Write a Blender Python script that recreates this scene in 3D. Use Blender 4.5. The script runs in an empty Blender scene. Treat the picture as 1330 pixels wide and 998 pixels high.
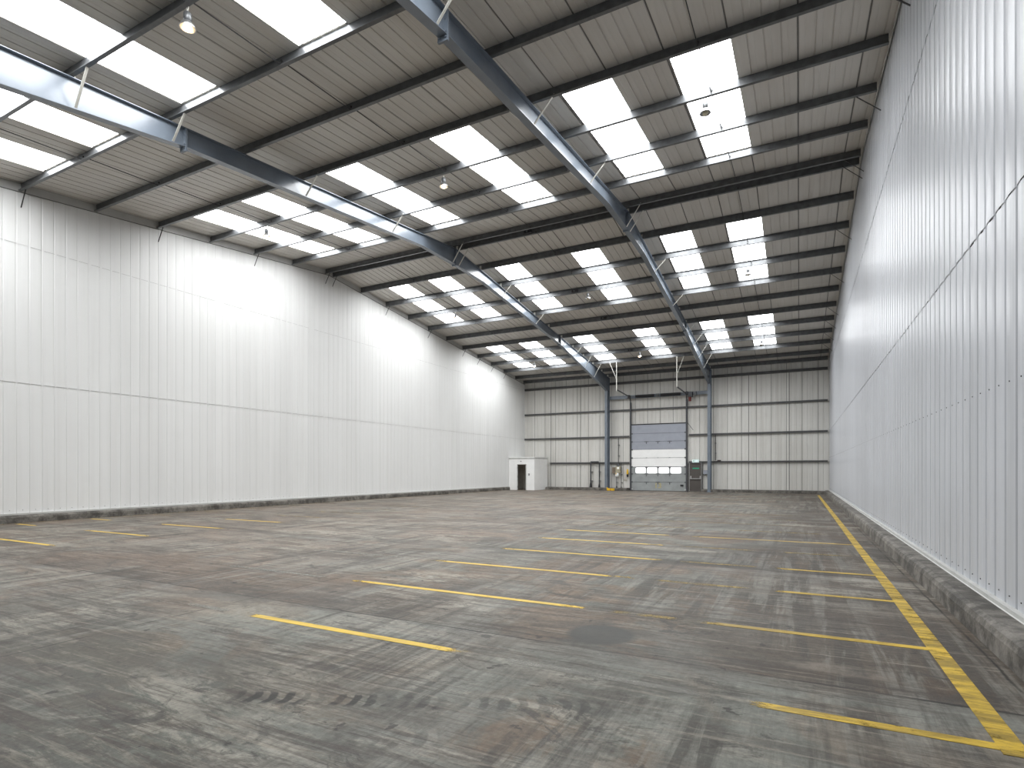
import bpy, math, random
from mathutils import Vector
random.seed(7)
SC = bpy.context.scene
COL = SC.collection

# ---------------------------------------------------------------- dimensions
XL, XR = -20.0, 1.72          # gable walls
YN, YF = -1.77, 41.07         # eaves walls (behind the camera, far)
YR = 19.654                   # ridge
HR, S = 10.85, 0.1085         # purlin underside at the ridge, roof slope
PD = 0.235                     # purlin depth
def zp(y): return HR - S * abs(y - YR)            # underside of the purlins
def zs(y): return zp(y) + PD                      # underside of the roof sheets
NEAR = [19.4292 - 1.9386 * n for n in range(9)]   # purlin rows, ridge towards camera
FAR = [19.879 + 1.9386 * n for n in range(11)] + [40.72]
FRAMES = [-12.86, -5.53]                          # portal frames
STRIPS = [-18.60, -16.14, -12.40, -8.68, -4.92, -2.45]   # left edges of the rooflights
SW = 1.24
BANDS = [(2.08, 7.76), (11.80, 17.45), (21.87, 27.58), (31.56, 37.28)]

# ---------------------------------------------------------------- materials
def new_mat(name):
    m = bpy.data.materials.new(name); m.use_nodes = True
    nt = m.node_tree; b = nt.nodes['Principled BSDF']
    return m, nt, b

def N(nt, kind, **kw):
    n = nt.nodes.new(kind)
    for k, v in kw.items():
        if k.startswith('i_'):
            n.inputs[k[2:].replace('_', ' ')].default_value = v
        else:
            setattr(n, k, v)
    return n

def math_n(nt, op, a, b=None, clamp=False):
    n = nt.nodes.new('ShaderNodeMath'); n.operation = op; n.use_clamp = clamp
    for i, v in enumerate((a, b)):
        if v is None: continue
        if isinstance(v, (int, float)): n.inputs[i].default_value = v
        else: nt.links.new(v, n.inputs[i])
    return n.outputs[0]

def mix_col(nt, fac, a, b, mode='MIX'):
    n = nt.nodes.new('ShaderNodeMix'); n.data_type = 'RGBA'; n.blend_type = mode
    if isinstance(fac, (int, float)): n.inputs[0].default_value = fac
    else: nt.links.new(fac, n.inputs[0])
    for i, v in ((6, a), (7, b)):
        if isinstance(v, tuple): n.inputs[i].default_value = v if len(v) == 4 else v + (1,)
        else: nt.links.new(v, n.inputs[i])
    return n.outputs[2]

def ramp(nt, fac, lo, hi, a=0.0, b=1.0):
    n = nt.nodes.new('ShaderNodeMapRange'); n.clamp = True
    nt.links.new(fac, n.inputs[0])
    n.inputs[1].default_value = lo; n.inputs[2].default_value = hi
    n.inputs[3].default_value = a; n.inputs[4].default_value = b
    return n.outputs[0]

def pos_xyz(nt):
    g = nt.nodes.new('ShaderNodeNewGeometry')
    s = nt.nodes.new('ShaderNodeSeparateXYZ'); nt.links.new(g.outputs['Position'], s.inputs[0])
    return g.outputs['Position'], s.outputs[0], s.outputs[1], s.outputs[2]

def noise(nt, vec, scale, detail=4, rough=0.55, stretch=None, off=(0, 0, 0), dist=0.0):
    if stretch or off != (0, 0, 0):
        mp = nt.nodes.new('ShaderNodeMapping')
        mp.inputs['Scale'].default_value = stretch or (1, 1, 1)
        mp.inputs['Location'].default_value = off
        nt.links.new(vec, mp.inputs[0]); vec = mp.outputs[0]
    n = nt.nodes.new('ShaderNodeTexNoise')
    n.inputs['Scale'].default_value = scale; n.inputs['Detail'].default_value = detail
    n.inputs['Roughness'].default_value = rough; n.inputs['Distortion'].default_value = dist
    nt.links.new(vec, n.inputs['Vector'])
    return n.outputs[0]

def simple(name, col, rough=0.5, metal=0.0, var=0.12, scale=3.0, spec=0.5):
    m, nt, b = new_mat(name)
    p, x, y, z = pos_xyz(nt)
    f = noise(nt, p, scale, 5)
    f = ramp(nt, f, 0.3, 0.7)
    c0 = tuple(c * (1 - var) for c in col); c1 = tuple(min(1, c * (1 + var)) for c in col)
    nt.links.new(mix_col(nt, f, c0, c1), b.inputs['Base Color'])
    b.inputs['Roughness'].default_value = rough; b.inputs['Metallic'].default_value = metal
    b.inputs['Specular IOR Level'].default_value = spec
    return m

def emitter(name, col, strength):
    m, nt, b = new_mat(name)
    b.inputs['Base Color'].default_value = (0.8, 0.8, 0.8, 1)
    b.inputs['Emission Color'].default_value = col + (1,)
    b.inputs['Emission Strength'].default_value = strength
    return m

def wall_material(name, base, grime, streak_amt, rough, along):
    """painted steel liner sheet: faint run-down streaks, sheet to sheet tone, grime at the foot"""
    m, nt, b = new_mat(name)
    p, x, y, z = pos_xyz(nt)
    st = (5.0, 5.0, 0.12)
    f1 = ramp(nt, noise(nt, p, 1.0, 4, stretch=st), 0.45, 0.75)
    f2 = ramp(nt, noise(nt, p, 0.22, 3, off=(3, 1, 7)), 0.35, 0.75)
    f3 = ramp(nt, noise(nt, p, 1.6, 5, 0.65, off=(9, 4, 2)), 0.55, 0.8)
    c = mix_col(nt, math_n(nt, 'MULTIPLY', f1, streak_amt), base, grime)
    c = mix_col(nt, math_n(nt, 'MULTIPLY', f2, streak_amt * 0.7), c, grime)
    c = mix_col(nt, math_n(nt, 'MULTIPLY', f3, streak_amt * 0.4), c, grime)
    ax = y if along == 'y' else x
    cell = math_n(nt, 'FLOOR', math_n(nt, 'DIVIDE', ax, 0.918))
    wn = nt.nodes.new('ShaderNodeTexWhiteNoise'); wn.noise_dimensions = '1D'
    nt.links.new(cell, wn.inputs['W'])
    tone = ramp(nt, wn.outputs['Value'], 0, 1, 0.955, 1.0)
    hsv = nt.nodes.new('ShaderNodeHueSaturation'); nt.links.new(tone, hsv.inputs['Value'])
    nt.links.new(c, hsv.inputs['Color'])
    nt.links.new(hsv.outputs[0], b.inputs['Base Color'])
    b.inputs['Roughness'].default_value = rough; b.inputs['Specular IOR Level'].default_value = 0.22 if name.endswith('duller') else 0.32
    bump = nt.nodes.new('ShaderNodeBump'); bump.inputs['Strength'].default_value = 0.5 if name.endswith('duller') else 0.15
    bump.inputs['Distance'].default_value = 0.03
    nt.links.new(noise(nt, p, 1.6, 2, stretch=(2.2, 2.2, 0.45)), bump.inputs['Height'])
    nt.links.new(bump.outputs[0], b.inputs['Normal'])
    return m

M = {}
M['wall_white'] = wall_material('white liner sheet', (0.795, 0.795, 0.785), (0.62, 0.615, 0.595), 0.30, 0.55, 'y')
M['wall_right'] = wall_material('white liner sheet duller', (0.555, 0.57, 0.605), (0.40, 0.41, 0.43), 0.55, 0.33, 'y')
M['wall_far'] = wall_material('cream liner sheet', (0.72, 0.71, 0.675), (0.48, 0.46, 0.42), 0.55, 0.45, 'x')
M['seam'] = simple('dirty seam and shade strip', (0.16, 0.155, 0.145), 0.8)
M['lap'] = simple('grey lap edge', (0.36, 0.355, 0.34), 0.8)
M['gap'] = simple('painted gap shade', (0.02, 0.02, 0.02), 0.9)
M['screw'] = simple('screw head', (0.10, 0.10, 0.10), 0.5, 0.6)
M['roof'] = None
M['blue_steel'] = simple('blue grey painted steel', (0.152, 0.180, 0.216), 0.26, 0.0, 0.08, 2.0, 0.8)
M['galv'] = simple('galvanised steel', (0.125, 0.13, 0.135), 0.34, 0.35, 0.22, 6.0)
M['galv_dull'] = simple('dull galvanised steel', (0.085, 0.085, 0.085), 0.5, 0.3, 0.15, 6.0)
M['brace'] = simple('zinc brace', (0.58, 0.57, 0.52), 0.5, 0.1, 0.1)
M['rod'] = simple('dark rod', (0.05, 0.05, 0.05), 0.5, 0.4)
M['white_paint'] = simple('white paint', (0.90, 0.90, 0.885), 0.45, 0, 0.03)
M['flash'] = simple('white flashing', (0.50, 0.50, 0.48), 0.6, 0, 0.10)
M['grey_flash'] = simple('grey flashing', (0.46, 0.46, 0.445), 0.45, 0, 0.06)
M['door_grey'] = simple('grey door panel', (0.30, 0.318, 0.316), 0.45, 0, 0.12, 2.0)
M['door_blue'] = simple('blue grey door panel', (0.33, 0.35, 0.40), 0.45, 0, 0.06, 2.0)
M['black'] = simple('black rubber', (0.02, 0.02, 0.022), 0.6, 0, 0.1)
M['track'] = simple('dark track steel', (0.075, 0.078, 0.085), 0.5, 0.3, 0.1)
M['brown_door'] = simple('dark brown grey door', (0.075, 0.065, 0.058), 0.5, 0, 0.06)
M['beige'] = simple('beige enclosure', (0.40, 0.36, 0.25), 0.5, 0, 0.15, 8)
M['yellow'] = simple('yellow plastic', (0.75, 0.45, 0.02), 0.45, 0, 0.1)
M['red'] = simple('dark red motor', (0.16, 0.02, 0.015), 0.5)
M['teal'] = emitter('green lit sign', (0.02, 0.50, 0.44), 0.30)
M['green'] = simple('green strip', (0.02, 0.36, 0.20), 0.5)
M['sign_white'] = emitter('white lit figure', (0.85, 1.0, 0.97), 0.35)
M['faded_yellow'] = simple('faded yellow paint', (0.42, 0.37, 0.20), 0.7, 0, 0.25, 20)
M['alu'] = simple('aluminium reflector', (0.60, 0.60, 0.60), 0.3, 0.9, 0.05)
M['bulb_on'] = emitter('lit lamp', (1.0, 0.72, 0.42), 9.0)
M['bulb_off'] = simple('unlit lamp', (0.55, 0.5, 0.36), 0.3)
M['skylight'] = emitter('translucent rooflight in daylight', (0.965, 0.985, 1.0), 12.6)
M['pane'] = emitter('daylit pane', (0.97, 0.99, 1.0), 1.3)
M['ceramic'] = simple('white ceramic', (0.7, 0.7, 0.68), 0.2, 0, 0.03)
M['cabin_dark'] = simple('cabin lining', (0.80, 0.77, 0.70), 0.6, 0, 0.1)
M['hinge'] = simple('dark hinge plate', (0.13, 0.135, 0.14), 0.5, 0.4)

def roof_material():
    m, nt, b = new_mat('roof liner sheet')
    p, x, y, z = pos_xyz(nt)
    f1 = ramp(nt, noise(nt, p, 1.0, 5, 0.6, stretch=(6, 0.35, 1)), 0.4, 0.75)
    f2 = ramp(nt, noise(nt, p, 0.35, 4), 0.4, 0.75)
    c = mix_col(nt, math_n(nt, 'MULTIPLY', f1, 0.28), (0.595, 0.575, 0.54), (0.42, 0.385, 0.335))
    c = mix_col(nt, math_n(nt, 'MULTIPLY', f2, 0.35), c, (0.46, 0.405, 0.34))
    cell = math_n(nt, 'FLOOR', math_n(nt, 'DIVIDE', math_n(nt, 'ADD', x, 18.6), 1.24))
    cell2 = math_n(nt, 'FLOOR', math_n(nt, 'DIVIDE', y, 5.82))
    wn = nt.nodes.new('ShaderNodeTexWhiteNoise'); wn.noise_dimensions = '2D'
    cv = nt.nodes.new('ShaderNodeCombineXYZ'); nt.links.new(cell, cv.inputs[0]); nt.links.new(cell2, cv.inputs[1])
    nt.links.new(cv.outputs[0], wn.inputs['Vector'])
    hsv = nt.nodes.new('ShaderNodeHueSaturation')
    nt.links.new(ramp(nt, wn.outputs['Value'], 0, 1, 0.92, 1.04), hsv.inputs['Value'])
    nt.links.new(c, hsv.inputs['Color']); nt.links.new(hsv.outputs[0], b.inputs['Base Color'])
    b.inputs['Roughness'].default_value = 0.45
    return m
M['roof'] = roof_material()

def concrete_floor():
    m, nt, b = new_mat('worn concrete floor')
    p, x, y, z = pos_xyz(nt)
    MUL = lambda *a: math_n(nt, 'MULTIPLY', *a)
    def nz(scale, lo, hi, detail=6, rough=0.65, stretch=None, off=(0, 0, 0), dist=0.0):
        return ramp(nt, noise(nt, p, scale, detail, rough, stretch, off, dist), lo, hi)
    # broad tone: grey-green power float, brown dust, mauve wear, pale far left with glancing sheen painted in
    wobx = MUL(math_n(nt, 'SUBTRACT', noise(nt, p, 0.5, 4, 0.6, None, (7, 7, 0)), 0.5), 5.0)
    xw = math_n(nt, 'ADD', x, wobx); yw = math_n(nt, 'ADD', y, wobx)
    c = mix_col(nt, nz(0.45, 0.43, 0.57, 6, 0.65, (1.0, 0.5, 1), (0, 0, 0), 0.8), (0.108, 0.110, 0.098), (0.168, 0.169, 0.152))
    brown = nz(0.50, 0.48, 0.55, 7, 0.68, (0.8, 1.3, 1), (3, 5, 0), 0.9)
    c = mix_col(nt, MUL(brown, 0.85), c, (0.150, 0.116, 0.090))
    mauve = MUL(ramp(nt, xw, -7.4, -4.2, 1.0, 0.0), ramp(nt, yw, 2.2, 6.0, 0.35, 1.0))
    c = mix_col(nt, MUL(mauve, 0.66), c, (0.205, 0.172, 0.148))
    far_j = ramp(nt, y, 4.47, 4.51, 0.0, 1.0)
    near_slab = MUL(MUL(math_n(nt, 'SUBTRACT', 1.0, far_j), ramp(nt, y, 2.9, 3.7, 0.0, 1.0)), ramp(nt, xw, -6.2, -4.6, 0.0, 1.0))
    c = mix_col(nt, MUL(near_slab, 0.50), c, (0.175, 0.178, 0.160))
    left_near = MUL(ramp(nt, xw, -3.2, -1.9, 1.0, 0.0), ramp(nt, yw, 2.4, 3.8, 1.0, 0.0))
    c = mix_col(nt, MUL(left_near, 0.80), c, (0.064, 0.065, 0.057))
    kerbside = ramp(nt, xw, -2.0, 0.2, 0.0, 1.0)
    c = mix_col(nt, MUL(MUL(kerbside, far_j), 0.82), c, (0.070, 0.056, 0.046))
    bay1 = MUL(MUL(far_j, ramp(nt, yw, 5.4, 6.6, 1.0, 0.0)), ramp(nt, xw, -2.6, -3.8, 0.0, 1.0))
    c = mix_col(nt, MUL(bay1, 0.62), c, (0.098, 0.076, 0.062))
    # pale laitance worn through, in broken patches
    pale = nz(1.2, 0.50, 0.57, 9, 0.74, (0.45, 1.5, 1), (11, 8, 0), 0.6)
    palez = nz(0.22, 0.45, 0.55, 3, 0.5, None, (4, 2, 0))
    c = mix_col(nt, MUL(MUL(pale, palez), 0.75), c, (0.300, 0.285, 0.250))
    # dull dark patches
    pd = nz(0.85, 0.535, 0.575, 8, 0.72, (0.6, 1.5, 1), (31, 8, 0), 0.8)
    c = mix_col(nt, MUL(pd, 0.55), c, (0.066, 0.061, 0.055))
    # wheel runs along the hall, rubbing dark
    run = nz(1.0, 0.49, 0.56, 8, 0.66, (3.6, 0.22, 1), (2, 7, 0), 0.4)
    runz = nz(0.40, 0.43, 0.54, 3, 0.5, None, (1, 9, 0))
    c = mix_col(nt, MUL(MUL(run, runz), 0.74), c, (0.052, 0.049, 0.044))
    run2 = nz(1.0, 0.50, 0.57, 8, 0.68, (4.2, 0.28, 1), (12, 17, 0), 0.4)
    c = mix_col(nt, MUL(MUL(run2, runz), 0.50), c, (0.235, 0.232, 0.210))
    fine_run = nz(1.0, 0.48, 0.60, 9, 0.78, (17.0, 1.3, 1), (8, 1, 0), 0.4)
    c = mix_col(nt, MUL(fine_run, 0.26), c, (0.062, 0.057, 0.050))
    # scrape marks across the bays
    scr = nz(1.0, 0.48, 0.58, 9, 0.78, (1.0, 12.0, 1), (4, 1, 0), 0.5)
    scz = nz(0.55, 0.43, 0.54, 4, 0.6, (0.6, 1.2, 1), (6, 6, 0))
    c = mix_col(nt, MUL(MUL(scr, scz), 0.76), c, (0.052, 0.044, 0.039))
    scr2 = nz(1.0, 0.53, 0.62, 9, 0.78, (0.9, 11.0, 1), (9, 3, 0), 0.4)
    c = mix_col(nt, MUL(scr2, 0.50), c, (0.260, 0.238, 0.205))
    scr3 = nz(1.0, 0.50, 0.58, 8, 0.7, (0.30, 4.0, 1), (15, 2, 0), 0.6)
    c = mix_col(nt, MUL(scr3, 0.30), c, (0.072, 0.061, 0.053))
    # rubber smears and oily blots
    rb = nz(1.1, 0.565, 0.615, 9, 0.78, (1.0, 1.9, 1), (20, 3, 0), 1.4)
    c = mix_col(nt, MUL(rb, 0.74), c, (0.050, 0.047, 0.043))
    blot = nz(4.5, 0.655, 0.69, 5, 0.6, None, (2, 13, 0), 0.3)
    c = mix_col(nt, MUL(blot, 0.80), c, (0.034, 0.032, 0.029))
    # slab to slab tone and aggregate grain
    yj = math_n(nt, 'DIVIDE', math_n(nt, 'ADD', y, 0.22), 4.72)
    xj = math_n(nt, 'DIVIDE', math_n(nt, 'ADD', x, 5.75), 7.1)
    cv = nt.nodes.new('ShaderNodeCombineXYZ')
    nt.links.new(math_n(nt, 'FLOOR', yj), cv.inputs[0]); nt.links.new(math_n(nt, 'FLOOR', xj), cv.inputs[1])
    wn = nt.nodes.new('ShaderNodeTexWhiteNoise'); wn.noise_dimensions = '2D'
    nt.links.new(cv.outputs[0], wn.inputs['Vector'])
    hsv = nt.nodes.new('ShaderNodeHueSaturation')
    tone = ramp(nt, wn.outputs['Value'], 0, 1, 1.00, 1.18)
    fn = ramp(nt, noise(nt, p, 18.0, 9, 0.8), 0.32, 0.68, 0.70, 1.30)
    hsv.inputs['Saturation'].default_value = 1.28
    nt.links.new(MUL(tone, fn), hsv.inputs['Value'])
    nt.links.new(c, hsv.inputs['Color']); c = hsv.outputs[0]
    # slab joints, slightly wavering and broken
    wob = MUL(math_n(nt, 'SUBTRACT', noise(nt, p, 2.5, 5, 0.7), 0.5), 0.06)
    def joint(coord, origin, pitch, half, soft=1.6):
        t = math_n(nt, 'DIVIDE', math_n(nt, 'ADD', math_n(nt, 'SUBTRACT', coord, origin), wob), pitch)
        d = math_n(nt, 'ABSOLUTE', math_n(nt, 'SUBTRACT', t, math_n(nt, 'ROUND', t)))
        return ramp(nt, d, half * 0.5 / pitch, half * soft / pitch, 1.0, 0.0)
    br = nz(1.3, 0.32, 0.55, 4, 0.6, None, (3, 3, 0))
    j = math_n(nt, 'MAXIMUM', joint(y, 4.50, 4.72, 0.013), joint(x, -5.75, 7.1, 0.010))
    dusty = joint(y, 4.30, 4.72, 0.10, 2.2)
    c = mix_col(nt, MUL(MUL(dusty, MUL(br, nz(0.8, 0.45, 0.60, 7, 0.7, (0.5, 1, 1), (2, 2, 0)))), 0.50), c, (0.245, 0.240, 0.215))
    halo = joint(y, 4.68, 4.72, 0.15, 2.4)
    c = mix_col(nt, MUL(MUL(halo, nz(0.9, 0.4, 0.6, 5, 0.7, None, (1, 1, 0))), 0.60), c, (0.048, 0.042, 0.037))
    c = mix_col(nt, MUL(MUL(j, br), 0.85), c, (0.022, 0.020, 0.018))
    # grey repair patch
    dx = math_n(nt, 'ADD', x, 1.62); dy = math_n(nt, 'SUBTRACT', y, 4.93)
    r2 = math_n(nt, 'SQRT', math_n(nt, 'ADD', MUL(dx, dx), MUL(dy, dy)))
    pt = ramp(nt, math_n(nt, 'ADD', r2, MUL(wob, 0.9)), 0.27, 0.34, 1.0, 0.0)
    c = mix_col(nt, MUL(pt, 0.90), c, (0.060, 0.060, 0.055))
    # printed tyre tread: a broken row of curved blocks, and scuffed rings beside it
    def tread(ox, oy, ang, length, half, pitch, amt, cc):
        nonlocal c
        ca, sa = math.cos(ang), math.sin(ang)
        px = math_n(nt, 'SUBTRACT', x, ox); py = math_n(nt, 'SUBTRACT', y, oy)
        u = math_n(nt, 'ADD', MUL(px, ca), MUL(py, sa)); v = math_n(nt, 'SUBTRACT', MUL(py, ca), MUL(px, sa))
        u2 = math_n(nt, 'ADD', math_n(nt, 'DIVIDE', u, pitch), MUL(math_n(nt, 'MULTIPLY', v, v), 22.0))
        u2 = math_n(nt, 'ADD', u2, MUL(math_n(nt, 'SUBTRACT', noise(nt, p, 5.0, 4, 0.6, None, (3, 0, 0)), 0.5), 0.8))
        blk = ramp(nt, math_n(nt, 'ABSOLUTE', math_n(nt, 'SUBTRACT', math_n(nt, 'FRACT', u2), 0.5)), 0.20, 0.30, 1.0, 0.0)
        vm = ramp(nt, math_n(nt, 'ABSOLUTE', v), half * 0.7, half * 1.1, 1.0, 0.0)
        um = ramp(nt, math_n(nt, 'ABSOLUTE', u), length * 0.35, length * 0.55, 1.0, 0.0)
        fade = nz(2.2, 0.40, 0.55, 5, 0.6, None, (ox, oy, 0))
        c = mix_col(nt, MUL(MUL(MUL(blk, vm), MUL(um, fade)), amt), c, cc)
    tread(-2.75, 2.72, 0.40, 1.5, 0.10, 0.115, 0.85, (0.026, 0.025, 0.023))
    tread(-1.75, 3.15, 0.40, 1.6, 0.11, 0.13, 0.55, (0.036, 0.034, 0.031))
    tread(-2.3, 2.35, 0.45, 1.4, 0.10, 0.13, 0.45, (0.036, 0.033, 0.030))
    # pale scuffed cement by the kerb line
    sdx = math_n(nt, 'DIVIDE', math_n(nt, 'SUBTRACT', x, 0.28), 0.42); sdy = math_n(nt, 'DIVIDE', math_n(nt, 'SUBTRACT', y, 4.88), 0.16)
    sr = math_n(nt, 'SQRT', math_n(nt, 'ADD', MUL(sdx, sdx), MUL(sdy, sdy)))
    sm = ramp(nt, math_n(nt, 'ADD', sr, MUL(wob, 14.0)), 0.6, 1.0, 1.0, 0.0)
    c = mix_col(nt, MUL(MUL(sm, nz(3.0, 0.4, 0.6, 6, 0.7, None, (1, 2, 0))), 0.65), c, (0.235, 0.20, 0.165))
    nt.links.new(c, b.inputs['Base Color'])
    nt.links.new(ramp(nt, noise(nt, p, 0.8, 6, 0.65, None, (5, 2, 0)), 0.3, 0.7, 0.50, 0.68), b.inputs['Roughness'])
    b.inputs['Specular IOR Level'].default_value = 0.22
    bump = nt.nodes.new('ShaderNodeBump'); bump.inputs['Strength'].default_value = 0.4
    bump.inputs['Distance'].default_value = 0.01
    nt.links.new(noise(nt, p, 9.0, 9, 0.75), bump.inputs['Height'])
    nt.links.new(bump.outputs[0], b.inputs['Normal'])
    return m
M['floor'] = concrete_floor()

def kerb_material():
    m, nt, b = new_mat('stained kerb concrete')
    p, x, y, z = pos_xyz(nt)
    a = ramp(nt, noise(nt, p, 2.2, 9, 0.76), 0.42, 0.60)
    c = mix_col(nt, a, (0.058, 0.052, 0.044), (0.205, 0.190, 0.168))
    s = ramp(nt, noise(nt, p, 3.0, 9, 0.78, off=(4, 4, 4), stretch=(1, 0.4, 1)), 0.52, 0.62)
    c = mix_col(nt, math_n(nt, 'MULTIPLY', s, 0.6), c, (0.042, 0.040, 0.036))
    nt.links.new(c, b.inputs['Base Color']); b.inputs['Roughness'].default_value = 0.75
    bump = nt.nodes.new('ShaderNodeBump'); bump.inputs['Strength'].default_value = 0.5
    bump.inputs['Distance'].default_value = 0.02
    nt.links.new(noise(nt, p, 7.0, 8, 0.7), bump.inputs['Height']); nt.links.new(bump.outputs[0], b.inputs['Normal'])
    return m
M['kerb'] = kerb_material()

def paint_material(name, col, lo, hi, opacity, ends=True, dirt=0.7):
    m, nt, b = new_mat(name)
    p, x, y, z = pos_xyz(nt)
    c = mix_col(nt, ramp(nt, noise(nt, p, 3.0, 6, 0.7), 0.3, 0.75), tuple(q * 0.78 for q in col), col)
    scuff = ramp(nt, noise(nt, p, 1.5, 9, 0.78, off=(6, 6, 0), stretch=(0.8, 4.5, 1), dist=0.8), 0.41 if dirt > 0.75 else 0.50, 0.56 if dirt > 0.75 else 0.66)
    c = mix_col(nt, math_n(nt, 'MULTIPLY', scuff, dirt), c, tuple(q * 0.28 for q in col))
    nt.links.new(c, b.inputs['Base Color']); b.inputs['Roughness'].default_value = 0.5
    nz = noise(nt, p, 3.2, 9, 0.8, off=(1, 4, 0), stretch=(1, 2.2, 1))
    if ends:
        tc = nt.nodes.new('ShaderNodeTexCoord'); sp = nt.nodes.new('ShaderNodeSeparateXYZ')
        nt.links.new(tc.outputs['Generated'], sp.inputs[0])
        g = sp.outputs[0] if ends == 'left' else math_n(nt, 'SUBTRACT', 0.5, math_n(nt, 'ABSOLUTE', math_n(nt, 'SUBTRACT', sp.outputs[0], 0.5)))
        nz = math_n(nt, 'SUBTRACT', nz, ramp(nt, g, 0.0, 0.20, 0.30, 0.0))
    w = math_n(nt, 'MULTIPLY', ramp(nt, nz, lo, hi), opacity)
    nt.links.new(w, b.inputs['Alpha'])
    return m
YEL = (0.74, 0.49, 0.035)
M['paint'] = paint_material('yellow line paint', YEL, 0.30, 0.40, 1.0)
M['paint_right'] = paint_material('yellow line paint worn at one end', YEL, 0.31, 0.42, 1.0, 'left', 0.8)
M['paint_long'] = paint_material('long yellow line paint', YEL, 0.36, 0.46, 1.0, False, 0.88)
M['paint_worn'] = paint_material('worn yellow line paint', (0.42, 0.29, 0.06), 0.42, 0.60, 0.8)
M['paint_pale'] = paint_material('bleached line', (0.33, 0.315, 0.275), 0.36, 0.60, 0.55)

# ---------------------------------------------------------------- mesh builder
class MB:
    def __init__(self): self.v = []; self.f = []; self.mi = []; self.mat = 0
    def face(self, *pts):
        i = len(self.v); self.v += [tuple(p) for p in pts]
        self.f.append(tuple(range(i, i + len(pts)))); self.mi.append(self.mat)
    def idx(self, verts, faces):
        i = len(self.v); self.v += [tuple(p) for p in verts]
        for f in faces: self.f.append(tuple(i + k for k in f)); self.mi.append(self.mat)
    def hexa(self, c):      # 8 corners: bottom ring then top ring
        self.idx(c, [(3, 2, 1, 0), (4, 5, 6, 7), (0, 1, 5, 4), (1, 2, 6, 5), (2, 3, 7, 6), (3, 0, 4, 7)])
    def box(self, x0, x1, y0, y1, z0, z1, bev=0.0):
        if bev > 0:
            b = min(bev, (x1 - x0) / 2.01, (y1 - y0) / 2.01)
            pr = [(x0 + b, y0), (x1 - b, y0), (x1, y0 + b), (x1, y1 - b), (x1 - b, y1), (x0 + b, y1), (x0, y1 - b), (x0, y0 + b)]
            self.prism([(x, y, z0) for x, y in pr], (0, 0, z1 - z0)); return
        self.hexa([(x0, y0, z0), (x1, y0, z0), (x1, y1, z0), (x0, y1, z0), (x0, y0, z1), (x1, y0, z1), (x1, y1, z1), (x0, y1, z1)])
    def prism(self, ring, vec):
        n = len(ring); a = [Vector(p) for p in ring]; t = Vector(vec)
        self.idx([tuple(p) for p in a] + [tuple(p + t) for p in a],
                 [tuple(range(n))[::-1], tuple(range(n, 2 * n))] + [(i, (i + 1) % n, n + (i + 1) % n, n + i) for i in range(n)])
    def bar(self, a, b, w, h=None):
        a, b = Vector(a), Vector(b); h = h or w
        d = (b - a).normalized(); up = Vector((0, 0, 1)) if abs(d.z) < 0.95 else Vector((0, 1, 0))
        s = d.cross(up).normalized() * w / 2; u = s.cross(d).normalized() * h / 2
        self.hexa([a - s - u, a + s - u, a + s + u, a - s + u, b - s - u, b + s - u, b + s + u, b - s + u])
    def tube(self, a, b, r0, r1=None, n=12, cap=True):
        a, b = Vector(a), Vector(b); r1 = r0 if r1 is None else r1
        d = (b - a).normalized(); up = Vector((0, 0, 1)) if abs(d.z) < 0.95 else Vector((0, 1, 0))
        s = d.cross(up).normalized(); u = s.cross(d).normalized()
        vs = []
        for c, r in ((a, r0), (b, r1)):
            for k in range(n):
                t = 2 * math.pi * k / n; vs.append(c + (s * math.cos(t) + u * math.sin(t)) * r)
        fs = [(k, (k + 1) % n, n + (k + 1) % n, n + k) for k in range(n)]
        if cap: fs += [tuple(range(n))[::-1], tuple(range(n, 2 * n))]
        self.idx(vs, fs)
    def path(self, pts, r, n=10):
        for a, b in zip(pts[:-1], pts[1:]): self.tube(a, b, r, n=n)
    def lathe(self, c, prof, n=20):
        vs = []; c = Vector(c)
        for r, z in prof:
            for k in range(n):
                t = 2 * math.pi * k / n; vs.append(c + Vector((r * math.cos(t), r * math.sin(t), z)))
        fs = [(i * n + k, i * n + (k + 1) % n, (i + 1) * n + (k + 1) % n, (i + 1) * n + k) for i in range(len(prof) - 1) for k in range(n)]
        self.idx(vs, fs)
    def build(self, name, mats, parent=None, smooth=False, bevel=0.0):
        me = bpy.data.meshes.new(name)
        off = ROOTLOC.get(parent.name, Vector((0, 0, 0))) if parent else Vector((0, 0, 0))
        me.from_pydata([tuple(Vector(p) - off) for p in self.v], [], self.f)
        for m in (mats if isinstance(mats, (list, tuple)) else [mats]): me.materials.append(m)
        for p, k in zip(me.polygons, self.mi): p.material_index = k; p.use_smooth = smooth
        me.update()
        o = bpy.data.objects.new(name, me); COL.objects.link(o)
        if parent: o.parent = parent; ROOTLOC[o.name] = off
        if bevel:
            bm = o.modifiers.new('bevel', 'BEVEL'); bm.width = bevel; bm.segments = 2; bm.limit_method = 'ANGLE'
        return o
ROOTLOC = {}
def thing(name, label, cat, loc, group=None):
    o = bpy.data.objects.new(name, None); COL.objects.link(o); o.location = loc
    o.empty_display_size = 0.2; ROOTLOC[o.name] = Vector(loc)
    o['label'] = label; o['category'] = cat
    if group: o['group'] = group
    return o
def tag(o, label, cat, group=None, kind=None):
    o['label'] = label; o['category'] = cat
    if group: o['group'] = group
    if kind: o['kind'] = kind
    return o
def struct(o, label, cat): return tag(o, label, cat, None, 'structure')

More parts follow.
